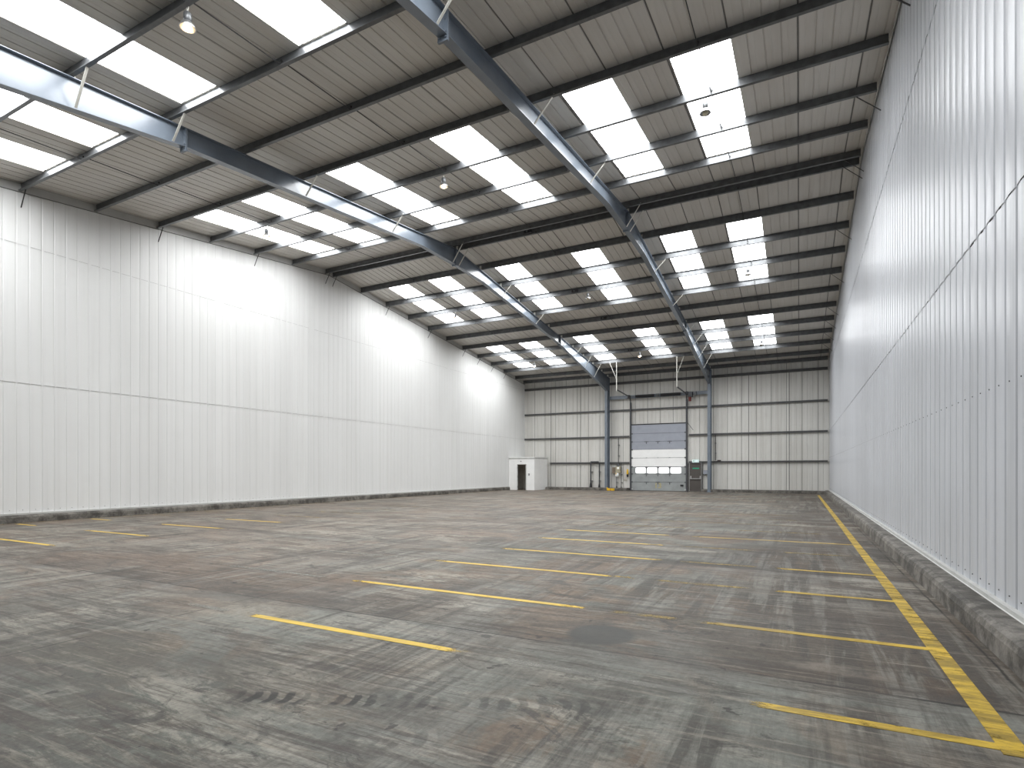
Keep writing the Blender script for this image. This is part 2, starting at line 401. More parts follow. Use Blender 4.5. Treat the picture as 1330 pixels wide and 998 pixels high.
# ---------------------------------------------------------------- floor and painted lines
mb = MB(); mb.box(XL - 0.3, XR + 0.3, YN - 0.2, YF + 0.3, -0.2, 0.0)
floor = struct(mb.build('floor', M['floor']), 'worn grey-brown concrete floor with faded yellow bay lines', 'floor')
def line(x0, x1, y0, y1, mat, lab):
    m = MB(); zz = 0.0025
    m.box(x0, x1, y0, y1, 0.0004, zz if abs(x1 - x0) > abs(y1 - y0) else 0.0035)
    o = m.build('painted_line', mat, floor); o['label'] = lab; return o
W = 0.045
line(0.965, 1.095, 3.83, 38.6, M['paint_long'], 'long yellow line beside the right kerb')
rows = [3.925, 5.80, 7.72, 9.50, 11.40, 13.20, 15.06, 16.93, 18.8, 20.7]
segs = {0: [(-5.35, -2.35, 'paint'), (-2.35, -0.35, 'paint_pale'), (-0.35, 0.97, 'paint_right'), (-6.3, -5.35, 'paint_pale')],
        1: [(-5.6, -1.9, 'paint'), (-1.9, -1.0, 'paint_worn'), (-1.0, 0.97, 'paint_right'), (-8.2, -5.6, 'paint_pale')],
        2: [(-5.7, -2.0, 'paint'), (-2.0, -0.35, 'paint_worn'), (-0.35, 0.97, 'paint_right'), (-8.6, -5.7, 'paint_pale')],
        3: [(-5.35, -1.9, 'paint'), (-1.9, -0.4, 'paint_worn'), (-0.4, 0.97, 'paint_right')],
        4: [(-5.4, -2.3, 'paint'), (-2.3, -0.5, 'paint_worn'), (-0.5, 0.965, 'paint_worn')],
        5: [(-5.5, -2.4, 'paint'), (-2.4, 0.97, 'paint_right')],
        6: [(-5.4, -2.1, 'paint_worn'), (-2.1, 0.965, 'paint_worn')]}
nm = ['nearest', 'second', 'third', 'fourth', 'fifth', 'sixth', 'seventh', 'eighth', 'ninth', 'tenth']
for i, y in enumerate(rows):
    for x0, x1, k in segs.get(i, [(-5.4, 0.965, 'paint_worn')]):
        line(x0, x1, y - W, y + W, M[k], ('bleached stretch of the %s bay line' if k == 'paint_pale' else '%s yellow bay line right of the middle aisle') % nm[i])
for i, y in enumerate([3.86, 5.72, 7.55, 9.40, 11.28, 13.0, 14.9, 16.8, 18.7]):
    if i: line(-19.68, -18.4, y - W, y + W, M['paint' if i < 4 else 'paint_worn'], 'short yellow bay line at the left kerb')
    line(-16.1, -13.1, y - W, y + W, M['paint' if i < 5 else 'paint_worn'], 'yellow bay line on the left side of the aisle')
line(-19.76, -19.66, 3, 36.5, M['paint_worn'], 'worn yellow line along the left kerb')
line(-12.9, -12.8, 29.0, 36.0, M['paint_worn'], 'worn line towards the white cabin')

# ---------------------------------------------------------------- ribbed wall sheets
PITCH, RW, RD = 0.306, 0.052, 0.022
def ribbed(mbd, u0, u1, n_out, base_fn, top_fn, place, offset=0.0, phase=0.0, every=3, RD=0.016, bow=0.003):
    """vertical liner sheets with narrow recessed ribs; place(u, d, z) -> point, d = depth into the room"""
    u = u0 + phase; k = 0
    def strip(ua, ub, da, db, mi):
        mbd.mat = mi
        za0, za1 = base_fn((ua + ub) / 2), top_fn(ua); zb0, zb1 = za0, top_fn(ub)
        if za1 <= za0: return
        q = [place(ua, da + offset, za0), place(ub, db + offset, zb0), place(ub, db + offset, zb1), place(ua, da + offset, za1)]
        mbd.face(*(q if n_out else q[::-1]))
    while u < u1 - 1e-6:
        e = min(u + PITCH, u1); p = e - RW if e - RW > u else e
        m_ = (u + p) / 2
        strip(u, (u + m_) / 2, 0, bow * .75, 0); strip((u + m_) / 2, m_, bow * .75, bow, 0); strip(m_, (m_ + p) / 2, bow, bow * .75, 0); strip((m_ + p) / 2, p, bow * .75, 0, 0)
        if p < e:
            q = RW * 0.3
            strip(p, p + q, 0, -RD, 0); strip(p + q, e - q, -RD, -RD, 1 if k % every == every - 1 else 0); strip(e - q, e, -RD, 0, 0)
        u = e; k += 1
    mbd.mat = 0

def gable(name, X, sgn, mat, label, screws, gaps):
    m = MB()
    place = lambda u, d, z: (X + sgn * d, u, z)
    n_out = sgn < 0
    tiers = [(0.27, 4.06, 0.0), (4.04, 8.06, 0.007), (8.04, None, 0.014)]
    for lo, hi, off in tiers:
        ribbed(m, YN, YF, n_out, lambda u, lo=lo: lo, lambda u, hi=hi: (hi if hi else zs(u)), place, off, every=3, RD=0.020 if gaps else 0.011, bow=0.008 if gaps else 0.003)
    # fixing screws and dark slits painted in as shade of the lap gaps
    m.mat = 2
    y = YN + 0.13
    while y < YF:
        for z in screws:
            zz = z if z > 0.5 else z
            m.tube((X + sgn * 0.0, y, zz), (X + sgn * 0.014, y, zz), 0.009, 0.007, n=6)
        y += PITCH
    m.mat = 3
    if gaps:
        y = YN
        while y < YF:
            ln = random.uniform(0.05, 0.15); s0 = random.uniform(0, 0.12)
            if random.random() < 0.75:
                dz = random.uniform(-0.012, 0.012)
                m.box(min(X + sgn * 0.008, X + sgn * 0.0115), max(X + sgn * 0.008, X + sgn * 0.0115), y + s0, min(y + s0 + ln, YF), 4.034 + dz, 4.034 + random.uniform(0.006, 0.013) + dz)
            if random.random() < 0.55:
                m.box(min(X + sgn * 0.015, X + sgn * 0.018), max(X + sgn * 0.015, X + sgn * 0.018), y + s0, min(y + s0 + ln * 0.8, YF), 8.036, 8.043)
            y += PITCH
    else:
        y = YN
        while y < YF:
            for zz, off in ((4.034, 0.0085), (8.034, 0.0155)):  # thin grey strips that make the sheet lap lines show
                if random.random() < 0.96:
                    m.box(X + sgn * off, X + sgn * (off + 0.002), y + random.uniform(0, .05), min(y + random.uniform(0.25, 0.306), YF), zz, zz + 0.008)
            y += PITCH
    # back of the wall
    m.mat = 0
    bx = X - sgn * 0.14
    ys = [YN, YR, YF]
    for a, b in zip(ys[:-1], ys[1:]):
        m.face((bx, a, 0.0), (bx, b, 0.0), (bx, b, zs(b)), (bx, a, zs(a)))
    return struct(m.build(name, [mat, mat, M['screw'], M['gap' if gaps else 'lap']]), label, 'wall')
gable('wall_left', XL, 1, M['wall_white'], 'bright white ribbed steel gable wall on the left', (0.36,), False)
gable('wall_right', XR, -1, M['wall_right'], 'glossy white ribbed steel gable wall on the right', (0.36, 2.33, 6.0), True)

def strip_mesh(m, pts, thick):   # pts: (x,y,zlow,zhigh) list along Y
    for (x, y, a, b), (x2, y2, a2, b2) in zip(pts[:-1], pts[1:]):
        m.hexa([(x, y, a), (x + thick, y, a), (x2 + thick, y2, a2), (x2, y2, a2), (x, y, b), (x + thick, y, b), (x2 + thick, y2, b2), (x2, y2, b2)])
m = MB(); strip_mesh(m, [(XL + 0.016, y, zp(y) - 0.01, zs(y) - 0.005) for y in (YN, YR, YF)], 0.02)
m.mat = 1; strip_mesh(m, [(XL + 0.014, y, zp(y) - 0.03, zp(y) - 0.01) for y in (YN, YR, YF)], 0.024); m.mat = 0  # dark strip painted in as the shadow line under the flashing
struct(m.build('trim_1', [M['grey_flash'], M['seam']]), 'grey sloping flashing along the top of the left wall', 'flashing')
m = MB(); strip_mesh(m, [(XR - 0.055, y, zs(y) - 0.10, zs(y) - 0.005) for y in (YN, YR, YF)], 0.012)
struct(m.build('trim_2', M['grey_flash']), 'thin sloping flashing along the top of the right wall', 'flashing')
m = MB(); m.box(XL + 0.0, XL + 0.07, YN, 38.2, 0.225, 0.275)
struct(m.build('trim_3', M['flash']), 'white flashing along the foot of the left wall', 'flashing')
m = MB(); m.box(XR - 0.055, XR, YN, YF, 0.235, 0.275); m.hexa([(XR - 0.075, YN, 0.225), (XR, YN, 0.225), (XR, YF, 0.225), (XR - 0.075, YF, 0.225), (XR - 0.055, YN, 0.237), (XR, YN, 0.237), (XR, YF, 0.237), (XR - 0.055, YF, 0.237)])
struct(m.build('trim_4', M['flash']), 'white flashing along the foot of the right wall', 'flashing')

def kerb(name, prof, axis, a, b, label):
    m = MB(); n = max(2, int((b - a) / 1.5)); rnd = random.Random(3)
    prev = None
    for i in range(n + 1):
        t = a + (b - a) * i / n
        j = rnd.uniform(-0.008, 0.008)
        ring = [((p + j if 0 < k < len(prof) - 1 else p), t, z) if axis == 'y' else (t, (p + j if 0 < k < len(prof) - 1 else p), z) for k, (p, z) in enumerate(prof)]
        if prev:
            for k in range(len(prof) - 1):
                m.face(prev[k], ring[k], ring[k + 1], prev[k + 1])
        else:
            m.face(*ring)
        prev = ring
    m.face(*prev[::-1])
    return struct(m.build(name, M['kerb']), label, 'kerb')
kerb('baseboard_right', [(1.425, 0), (1.435, 0.15), (1.455, 0.20), (1.50, 0.226), (1.72, 0.232), (1.84, 0.232), (1.84, 0)], 'y', YN, YF, 'stained concrete kerb along the foot of the right wall')
kerb('baseboard_left', [(-19.87, 0), (-19.88, 0.16), (-19.90, 0.20), (-19.94, 0.225), (-20.0, 0.23), (-20.14, 0.23), (-20.14, 0)], 'y', YN, 38.18, 'stained concrete kerb along the foot of the left wall')
kerb('baseboard_far_left', [(40.2, 0), (40.21, 0.14), (40.23, 0.18), (40.28, 0.20), (41.05, 0.20), (41.05, 0)], 'x', -17.78, -11.27, 'low concrete kerb between white cabin and roller door')
kerb('baseboard_far_right', [(40.55, 0), (40.56, 0.13), (40.58, 0.17), (40.63, 0.19), (41.05, 0.19), (41.05, 0)], 'x', -6.03, 1.42, 'low concrete kerb right of the brown fire door')

# far and near walls
m = MB()
def far_base(u):
    if -11.17 < u < -7.06: return 4.90
    if -7.06 < u < -6.05: return 2.03
    return 0.18
ribbed(m, XL, XR, False, far_base, lambda u: zs(YF), lambda u, d, z: (u, YF - d, z), 0.0, 0.0, 3)
m.mat = 1
for x in (-17.68, -15.17, -3.06, -0.59):
    m.box(x - 0.02, x + 0.02, YF - 0.012, YF - 0.002, 0.2, 8.1)
m.mat = 0
m.box(XL, -11.2, YF + 0.02, YF + 0.15, 0, 8.7); m.box(-11.2, -6.0, YF + 0.02, YF + 0.15, 5.0, 8.7); m.box(-6.0, XR, YF + 0.02, YF + 0.15, 0, 8.7)
m.box(-11.2, -6.0, YF + 0.02, YF + 0.15, 0.0, 5.0)  # unseen panel added behind the doors to stop sky light leaking in
struct(m.build('wall_far', [M['wall_far'], M['seam']]), 'cream ribbed steel wall at the far end with dark rails', 'wall')
m = MB(); m.box(XL - 0.1, XR + 0.1, YN - 0.15, YN, 0, zs(YN))
struct(m.build('wall_near', M['door_grey']), 'plain grey wall behind the viewpoint', 'wall')

# ---------------------------------------------------------------- roof sheets and rooflights
def band_of(y): 
    for a, b in BANDS:
        if a - 1e-6 <= y <= b + 1e-6: return True
    return False
m = MB()
ysplit = sorted([YN - 0.15, YR, YF + 0.15] + [q for b in BANDS for q in b])
CELL, REC = 0.31, 0.018
edges = []; x = -18.60 - CELL * 5
while x < XR + 0.15:
    edges.append(x); x += CELL
for ya, yb in zip(ysplit[:-1], ysplit[1:]):
    ib = band_of((ya + yb) / 2)
    for i, xa in enumerate(edges):
        xb = xa + CELL
        if ib and any(s - 0.02 <= (xa + xb) / 2 <= s + SW + 0.02 for s in STRIPS):
            continue
        last = (i - 5) % 4 == 3
        w = 0.034 if not last else 0.05
        prof = [(xa, 0), (xa + (CELL - w) * 0.33, 0.0), (xa + (CELL - w) * 0.40, 0.004), (xa + (CELL - w) * 0.47, 0.0), (xb - w, 0.0), (xb - w * 0.8, REC), (xb - w * 0.2, REC), (xb, 0.0)]
        m.mat = 0
        for k, ((x0, d0), (x1, d1)) in enumerate(zip(prof[:-1], prof[1:])):
            m.mat = 1 if (k == 5 and last) else 0
            m.face((x0, ya, zs(ya) + d0), (x0, yb, zs(yb) + d0), (x1, yb, zs(yb) + d1), (x1, ya, zs(ya) + d1))
m.mat = 0
# weather sheet above
for ya, yb in zip(ysplit[:-1], ysplit[1:]):
    xs = [-20.2]
    if band_of((ya + yb) / 2):
        for s in STRIPS: xs += [s, s + SW]
    xs.append(XR + 0.2)
    for a, b in zip(xs[::2], xs[1::2]):
        m.face((a, ya, zs(ya) + 0.09), (b, ya, zs(ya) + 0.09), (b, yb, zs(yb) + 0.09), (a, yb, zs(yb) + 0.09))
        for xx in (a, b): m.face((xx, ya, zs(ya) + 0.02), (xx, yb, zs(yb) + 0.02), (xx, yb, zs(yb) + 0.09), (xx, ya, zs(ya) + 0.09))
struct(m.build('ceiling', [M['roof'], M['seam']]), 'grey ribbed steel roof sheeting rising to a shallow ridge', 'ceiling')
bname = ['band nearest the viewpoint', 'band on the near side of the ridge', 'band just beyond the ridge', 'band closest to the far wall']
sname = ['first', 'second', 'third', 'fourth', 'fifth', 'sixth']
n = 0
for bi, (ya, yb) in enumerate(BANDS):
    for si, s in enumerate(STRIPS):
        n += 1; m = MB()
        k = 4; xs = [s + SW * q / 16 for q in range(17)]
        for q in range(16):   # shallow corrugation of the translucent sheet
            d0 = 0.012 * (q % 2); d1 = 0.012 * ((q + 1) % 2)
            m.face((xs[q], ya, zs(ya) + 0.02 + d0), (xs[q], yb, zs(yb) + 0.02 + d0), (xs[q + 1], yb, zs(yb) + 0.02 + d1), (xs[q + 1], ya, zs(ya) + 0.02 + d1))
        struct(m.build('window_%d' % n, M['skylight']), 'bright white rooflight strip, %s from the left wall in the %s' % (sname[si], bname[bi]), 'skylight')

# ---------------------------------------------------------------- portal frames
def i_rafter(m, X, ys, top, bot, fw=0.19, tf=0.016, tw=0.011):
    for a, b in zip(ys[:-1], ys[1:]):
        ta, tb, ba, bb = top(a), top(b), bot(a), bot(b)
        for (x0, x1, da0, da1, db0, db1) in ((X - fw / 2, X + fw / 2, ta - tf, ta, tb - tf, tb), (X - fw / 2, X + fw / 2, ba, ba + tf, bb, bb + tf), (X - tw / 2, X + tw / 2, ba + tf, ta - tf, bb + tf, tb - tf)):
            m.hexa([(x0, a, da0), (x1, a, da0), (x1, b, db0), (x0, b, db0), (x0, a, da1), (x1, a, da1), (x1, b, db1), (x0, b, db1)])
def rtop(y): return zp(y) - 0.05
DEP = 0.50
def rbot(y):
    if y < 8.1: return zp(y) - (DEP + (8.1 - y) * 0.075)
    if y > 31.2: return zp(y) - (DEP + (y - 31.2) * 0.068)
    d = abs(y - YR)
    return zp(y) - DEP - max(0.0, 0.22 * (1 - d / 2.3))
def plate(m, X, y, z0, z1, w=0.21, t=0.022, tilt=0.0):
    for s in (-1, 1):
        m.hexa([(X - w / 2, y + (0 if s > 0 else -t), z0), (X + w / 2, y + (0 if s > 0 else -t), z0), (X + w / 2, y + (t if s > 0 else 0), z0), (X - w / 2, y + (t if s > 0 else 0), z0),
                (X - w / 2, y + (0 if s > 0 else -t), z1), (X + w / 2, y + (0 if s > 0 else -t), z1), (X + w / 2, y + (t if s > 0 else 0), z1), (X - w / 2, y + (t if s > 0 else 0), z1)])
    for zz in (z0 + 0.06, z0 + 0.16, z1 - 0.16, z1 - 0.06):
        for sx in (-1, 1):
            for sy in (-1, 1):
                m.tube((X + sx * w * 0.33, y + sy * t, zz), (X + sx * w * 0.33, y + sy * (t + 0.02), zz), 0.016, n=6)
for fi, X in enumerate(FRAMES):
    t = thing('portal_frame', 'blue-grey painted steel portal frame with a column %s of the roller door' % ('left' if fi == 0 else 'right'), 'steel frame', (X, 40.6, 0.0), 'portal frames')
    c = MB(); y0, y1 = 40.28, 40.90; fw = 0.20
    c.box(X - fw / 2, X + fw / 2, y0, y0 + 0.018, 0.02, rbot(y0) + 0.02); c.box(X - fw / 2, X + fw / 2, y1 - 0.018, y1, 0.02, rtop(y1))
    c.box(X - 0.006, X + 0.006, y0 + 0.018, y1 - 0.018, 0.02, rbot(y0) + 0.02)
    c.box(X - 0.006, X + 0.006, y0 + 0.018, y1 - 0.018, rbot(y0) + 0.02, rtop(y1) - 0.02)
    c.build('column', M['blue_steel'], t)
    b = MB(); b.box(X - 0.15, X + 0.15, y0 - 0.06, y1 + 0.04, 0.0, 0.02); b.build('base_plate', M['blue_steel'], t)
    st = MB()
    for sx in (-1, 1):
        st.box(X + (0.006 if sx > 0 else -0.095), X + (0.095 if sx > 0 else -0.006), y0 + 0.02, y1 - 0.02, rbot(y0), rbot(y0) + 0.015)
    st.build('stiffener', M['blue_steel'], t)
    r = MB(); i_rafter(r, X, [YN + 0.05, 2, 4, 6, 8.1], rtop, rbot); r.build('haunch', M['blue_steel'], t)
    r = MB(); i_rafter(r, X, [8.1, 12, 17.35, 18.2, 19.0, YR], rtop, rbot); r.build('rafter', M['blue_steel'], t)
    r = MB(); i_rafter(r, X, [YR, 20.3, 21.1, 21.95, 26, 31.2], rtop, rbot); r.build('rafter', M['blue_steel'], t)
    r = MB(); i_rafter(r, X, [31.2, 34, 37, 40.28], rtop, rbot); i_rafter(r, X, [40.28, 40.90], rtop, lambda y: rtop(y) - 0.05); r.build('haunch', M['blue_steel'], t)
    for y in (8.1, YR, 31.2):
        p = MB(); plate(p, X, y, rbot(y) - (0.10 if y < YR - 1 else 0.05), rtop(y) - 0.01); p.build('splice_plate', M['blue_steel'], t)

# ---------------------------------------------------------------- purlins with cleats, fly braces and sag rods
STAY = [5.86, 7.80, 11.675, 15.55, 19.43, 19.88, 23.76, 27.63, 31.51, 33.45, 35.39, 37.33]
ordn = ['first', 'second', 'third', 'fourth', 'fifth', 'sixth', 'seventh', 'eighth', 'ninth', 'tenth', 'eleventh', 'twelfth']
X0P, X1P = XL + 0.04, XR - 0.10
def make_purlin(y, label, nxt, slope_sign):
    z0 = zp(y); z1 = z0 + PD - 0.004
    t = thing('roof_purlin', label, 'purlin', ((X0P + X1P) / 2, y, z0), 'roof purlins')
    d = slope_sign                        # bottom flange points down the slope
    w, tk, lp = 0.075, 0.010, 0.022
    ring = [(0, z0), (d * w, z0 - S * w * 0), (d * w, z0 + lp), (d * (w - tk * 0.6), z0 + lp), (d * (w - tk * 0.6), z0 + tk), (d * tk / 2 + 0, z0 + tk), (d * tk / 2, z1), (-d * w, z1), (-d * w, z1 - lp), (-d * (w - tk * .6), z1 - lp), (-d * (w - tk * .6), z1 - tk), (-d * tk / 2, z1 - tk), (-d * tk / 2, z0)]
    m = MB(); m.prism([(X0P, y + a, b) for a, b in ring], (X1P - X0P, 0, 0))
    m.build('section', M['galv'], t)
    for X in FRAMES:                      # lapped sleeve and cleat over each frame
        c = MB(); c.box(X - 0.05, X + 0.05, y - d * 0.006 - 0.006, y - d * 0.006 + 0.006, rtop(y), z0 + 0.17)
        c.box(X - 0.05, X + 0.05, y - 0.06, y + 0.06, rtop(y), rtop(y) + 0.012)
        c.build('cleat', M['brace'], t)
    if any(abs(y - q) < 0.05 for q in STAY):
        for X in FRAMES:
            for s in (-1, 1):
                b = MB(); a0 = (X + s * 0.60, y + d * 0.02, z0 + 0.06); a1 = (X + s * 0.085, y, rbot(y) + 0.03)
                b.bar(a0, a1, 0.046, 0.014); b.build('fly_brace', M['brace'], t)
        b = MB(); b.bar((XL + 0.32, y, z0 + 0.04), (XL + 0.02, y, z0 - 0.46), 0.026, 0.012); b.build('gable_stay', M['rod'], t)
        b = MB(); b.bar((XR - 0.55, y, z0 + 0.04), (XR - 0.02, y, z0 - 0.46), 0.03, 0.012); b.build('gable_stay', M['rod'], t)
    if nxt:
        for k, X in enumerate((-16.6, -9.19, -1.81)):
            b = MB(); hz = 0.05
            b.tube((X, y, z0 + hz), (X, nxt, zp(nxt) + hz + 0.08), 0.011, n=6)
            for yy, s in ((y, 1), (nxt, -1)):
                b.tube((X, yy - 0.03, zp(yy) + hz + (0.08 if s < 0 else 0)), (X, yy + 0.03, zp(yy) + hz + (0.08 if s < 0 else 0)), 0.022, n=6)
            b.build('sag_rod', M['rod'], t)
    return t
for i, y in enumerate(NEAR):
    lab = 'galvanised steel roof purlin, %s row from the ridge on the near slope' % ordn[i]
    make_purlin(y, lab, NEAR[i + 1] if i + 1 < len(NEAR) else None, -1)
for i, y in enumerate(FAR):
    lab = 'galvanised steel roof purlin, %s row beyond the ridge on the far slope' % ordn[i]
    if i == len(FAR) - 1: lab = 'galvanised steel eaves purlin, last row against the far wall'
    make_purlin(y, lab, FAR[i + 1] if i + 1 < len(FAR) - 1 else None, 1)

# ---------------------------------------------------------------- sheeting rails on the far wall
def rail(x0, x1, z, h, label):
    m = MB(); y1 = YF - 0.004; y0 = y1 - 0.14; q = 0.012
    ring = [(y1, z - h / 2), (y0, z - h / 2), (y0, z + h / 2), (y1 - 0.05, z + h / 2), (y1 - 0.05, z + h / 2 - q), (y0 + q, z + h / 2 - q), (y0 + q, z - h / 2 + q), (y1, z - h / 2 + q)]
    m.prism([(x0, a, b) for a, b in ring], (x1 - x0, 0, 0))
    return tag(m.build('sheeting_rail', M['galv_dull']), label, 'wall rail', 'wall rails')
rail(XL + 0.05, XR - 0.1, 8.06, 0.17, 'dark steel wall rail just under the far eaves, topmost on the wall')
rail(XL + 0.05, XR - 0.1, 6.01, 0.12, 'dark steel wall rail running above the roller door')
rail(XL + 0.05, -11.26, 4.03, 0.12, 'dark steel wall rail left of the roller door, at mid height')
rail(-6.98, XR - 0.1, 4.03, 0.12, 'dark steel wall rail right of the roller door, at mid height')
rail(-17.7, -11.26, 2.07, 0.12, 'lowest dark wall rail, between white cabin and roller door')
rail(-6.98, XR - 0.1, 2.10, 0.11, 'lowest dark wall rail, passing over the brown fire door')

# ---------------------------------------------------------------- roller door
DX0, DX1, DY = -11.10, -7.17, 40.92
t = thing('door_1', 'tall sectional roller door in grey and white with four lit windows', 'door', ((DX0 + DX1) / 2, DY, 0)); t['kind'] = 'structure'
def panel(z0, z1, mat, nm_='door_panel'):
    m = MB(); m.box(DX0, DX1, DY, DY + 0.05, z0 + 0.006, z1 - 0.006); 
    for q in (0.33, 0.66):                # shallow pressed grooves
        zz = z0 + (z1 - z0) * q
        m.box(DX0, DX1, DY - 0.004, DY, z0 + 0.02 if q < 0.5 else zz + 0.008, zz - 0.008 if q < 0.5 else z1 - 0.02)
    return m.build(nm_, mat, t)
panel(0.02, 0.65, M['door_grey']); panel(0.65, 1.24, M['door_grey'])
panel(1.77, 2.42, M['white_paint']); panel(2.42, 3.04, M['white_paint'])
panel(3.04, 3.62, M['door_blue']); panel(3.62, 4.22, M['door_blue']); panel(4.22, 4.86, M['door_blue'])
WIN = [(-10.79, -10.04), (-9.94, -9.20), (-9.10, -8.36), (-8.26, -7.50)]
m = MB(); z0, z1, a0, a1 = 1.246, 1.764, 1.29, 1.725
m.box(DX0, DX1, DY, DY + 0.05, z0, a0); m.box(DX0, DX1, DY, DY + 0.05, a1, z1)
xs = [DX0] + [q for w in WIN for q in w] + [DX1]
for a, b in zip(xs[::2], xs[1::2]): m.box(a, b, DY, DY + 0.05, a0, a1)
wp = m.build('door_panel', M['door_grey'], t); wp['label'] = 'grey door panel with four windows'
for a, b in WIN:
    r = 0.09; ring = []
    for cx, cz, s in ((b - r, a1 - r, 0), (a + r, a1 - r, 90), (a + r, a0 + r, 180), (b - r, a0 + r, 270)):
        for k in range(5):
            an = math.radians(s + 90 * k / 4); ring.append((cx + r * math.cos(an), DY + 0.01, cz + r * math.sin(an)))
    p = MB(); p.prism(ring, (0, 0.02, 0)); o = p.build('window_pane', M['pane'], t); o['label'] = 'brightly daylit window pane'
    # rounded rubber surround corners
    p = MB()
    for cx, cz, s, px, pz in ((b - r, a1 - r, 0, b, a1), (a + r, a1 - r, 90, a, a1), (a + r, a0 + r, 180, a, a0), (b - r, a0 + r, 270, b, a0)):
        arc = [(cx + r * math.cos(math.radians(s + 90 * k / 4)), DY + 0.004, cz + r * math.sin(math.radians(s + 90 * k / 4))) for k in range(5)]
        p.prism(arc + [(px, DY + 0.004, pz)], (0, 0.03, 0))
    p.build('window_gasket', M['door_grey'], wp)
m = MB(); m.box(DX0 - 0.03, DX1 + 0.03, DY - 0.015, DY + 0.07, 4.862, 4.93); m.build('top_seal', M['black'], t)
m = MB(); m.box(DX0, DX1, DY - 0.005, DY + 0.05, 0.0, 0.025); m.build('bottom_seal', M['black'], t)
for z in (0.65, 1.243, 1.767, 2.42, 3.04, 3.62, 4.22):
    m = MB(); m.box(DX0 + 0.02, DX1 - 0.02, DY - 0.0062, DY - 0.001, z - 0.010, z + 0.010); m.build('panel_joint', M['hinge'], t)
for x in (-9.99, -9.15, -8.31):
    for z in (0.65, 1.243, 1.767, 3.62):
        m = MB(); m.box(x - 0.16, x + 0.16, DY - 0.014, DY - 0.004, z - 0.03, z + 0.02); m.box(x - 0.03, x + 0.03, DY - 0.02, DY - 0.004, z - 0.16, z + 0.03)
        m.build('hinge', M['hinge'], t)
    m = MB(); m.box(x - 0.045, x + 0.045, DY - 0.012, DY - 0.003, 2.40, 2.45); m.build('hinge', M['door_grey'], t)
for s, x in ((-1, DX0), (1, DX1)):
    for z in (0.12, 0.65, 1.243, 1.767, 2.42, 3.04, 3.62, 4.22):
        m = MB(); xx = x - s * 0.05; m.box(xx - 0.05, xx + 0.05, DY - 0.03, DY - 0.004, z - 0.05, z + 0.05); m.tube((xx, DY - 0.03, z), (xx + s * 0.08, DY - 0.03, z), 0.022, n=8)
        m.build('roller_bracket', M['hinge'] if z > 0.5 else M['alu'], t)
m = MB(); m.box(-7.56, -7.34, DY - 0.05, DY - 0.03, 0.36, 0.49); m.box(-7.54, -7.51, DY - 0.035, DY, 0.40, 0.45); m.box(-7.39, -7.36, DY - 0.035, DY, 0.40, 0.45)
o = m.build('pull_handle', M['black'], t); o['label'] = 'black pull handle'
cu = bpy.data.curves.new('number', 'FONT'); cu.body = '13'; cu.size = 0.52; cu.align_x = 'CENTER'; cu.extrude = 0.002; cu.offset = 0.012
tmp = bpy.data.objects.new('tmp', cu); COL.objects.link(tmp)
dg = bpy.context.evaluated_depsgraph_get(); me = bpy.data.meshes.new_from_object(tmp.evaluated_get(dg))
bpy.data.objects.remove(tmp)
for v in me.vertices: v.co = Vector((v.co.x * 1.05, -v.co.z, v.co.y))
me.materials.clear(); me.materials.append(M['faded_yellow'])
o = bpy.data.objects.new('number', me); COL.objects.link(o); o.parent = t
o.location = (-9.15 - (DX0 + DX1) / 2, -0.008, 0.225); o['label'] = 'faded yellow number 13'
# vertical guides, curving up into inclined tracks
for s, x in ((-1, -11.155), (1, -7.115)):
    m = MB(); m.box(x - 0.055, x + 0.055, DY - 0.10, DY + 0.06, 0.0, 6.55, 0.02)
    pts = [(x, DY - 0.04, 6.5)]
    for k in range(1, 7):
        a = math.radians(14 * k); pts.append((x, DY - 0.04 - 0.45 * (1 - math.cos(a)) , 6.5 + 0.45 * math.sin(a) ))
    yl = pts[-1][1]; 
    pts.append((x, 37.3, 7.05 if s < 0 else 6.98))
    for a, b in zip(pts[:-1], pts[1:]): m.bar(a, b, 0.07, 0.06)
    m.build('guide_track', M['track'], t)
    m = MB(); m.bar((x, 37.3, 6.95), (x, 37.3, zp(37.33) + 0.02), 0.05, 0.05); m.build('track_hanger', M['brace'], t)
    m = MB(); m.bar((x, 37.32, 7.75), (x - 0.5 if s < 0 else x + 0.45, 37.33, zp(37.33) + 0.02), 0.03, 0.03); m.build('hanger_brace', M['brace'], t)
m = MB(); m.box(-12.74, -5.65, 40.78, 40.86, 6.84, 7.08); m.build('mounting_beam', M['blue_steel'], t)
m = MB(); m.tube((-11.3, 40.62, 6.96), (-6.95, 40.62, 6.96), 0.016); m.build('shaft', M['galv_dull'], t)
for a, b in ((-10.72, -9.36), (-8.90, -7.50)):
    m = MB(); k = 0; n_ = 46
    m.tube((a, 40.62, 6.96), (b, 40.62, 6.96), 0.082, n=14)
    for k in range(n_): xx = a + (b - a) * (k + .2) / n_; m.tube((xx, 40.62, 6.96), (xx + (b - a) / n_ * .6, 40.62, 6.96), 0.095, n=14)
    o = m.build('torsion_spring', M['black'], t)
for x in (-11.22, -9.13, -7.06):
    m = MB(); m.box(x - 0.11, x + 0.11, 40.70, 40.78, 6.84, 7.08); m.box(x - 0.03, x + 0.03, 40.55, 40.70, 6.88, 7.04); m.build('bearing_plate', M['galv'], t)
for x in (-11.22, -7.06):
    m = MB(); m.tube((x - 0.06, 40.62, 6.96), (x + 0.06, 40.62, 6.96), 0.13, n=18); m.build('cable_drum', M['track'], t)
m = MB(); m.box(-6.98, -6.66, 40.48, 40.76, 6.68, 7.02, 0.03); mo = m.build('motor_gearbox', M['track'], t)
m = MB(); m.tube((-6.85, 40.60, 6.68), (-6.85, 40.60, 6.38), 0.105, 0.095, n=14); o = m.build('motor', M['red'], t); o['label'] = 'dark red door motor'
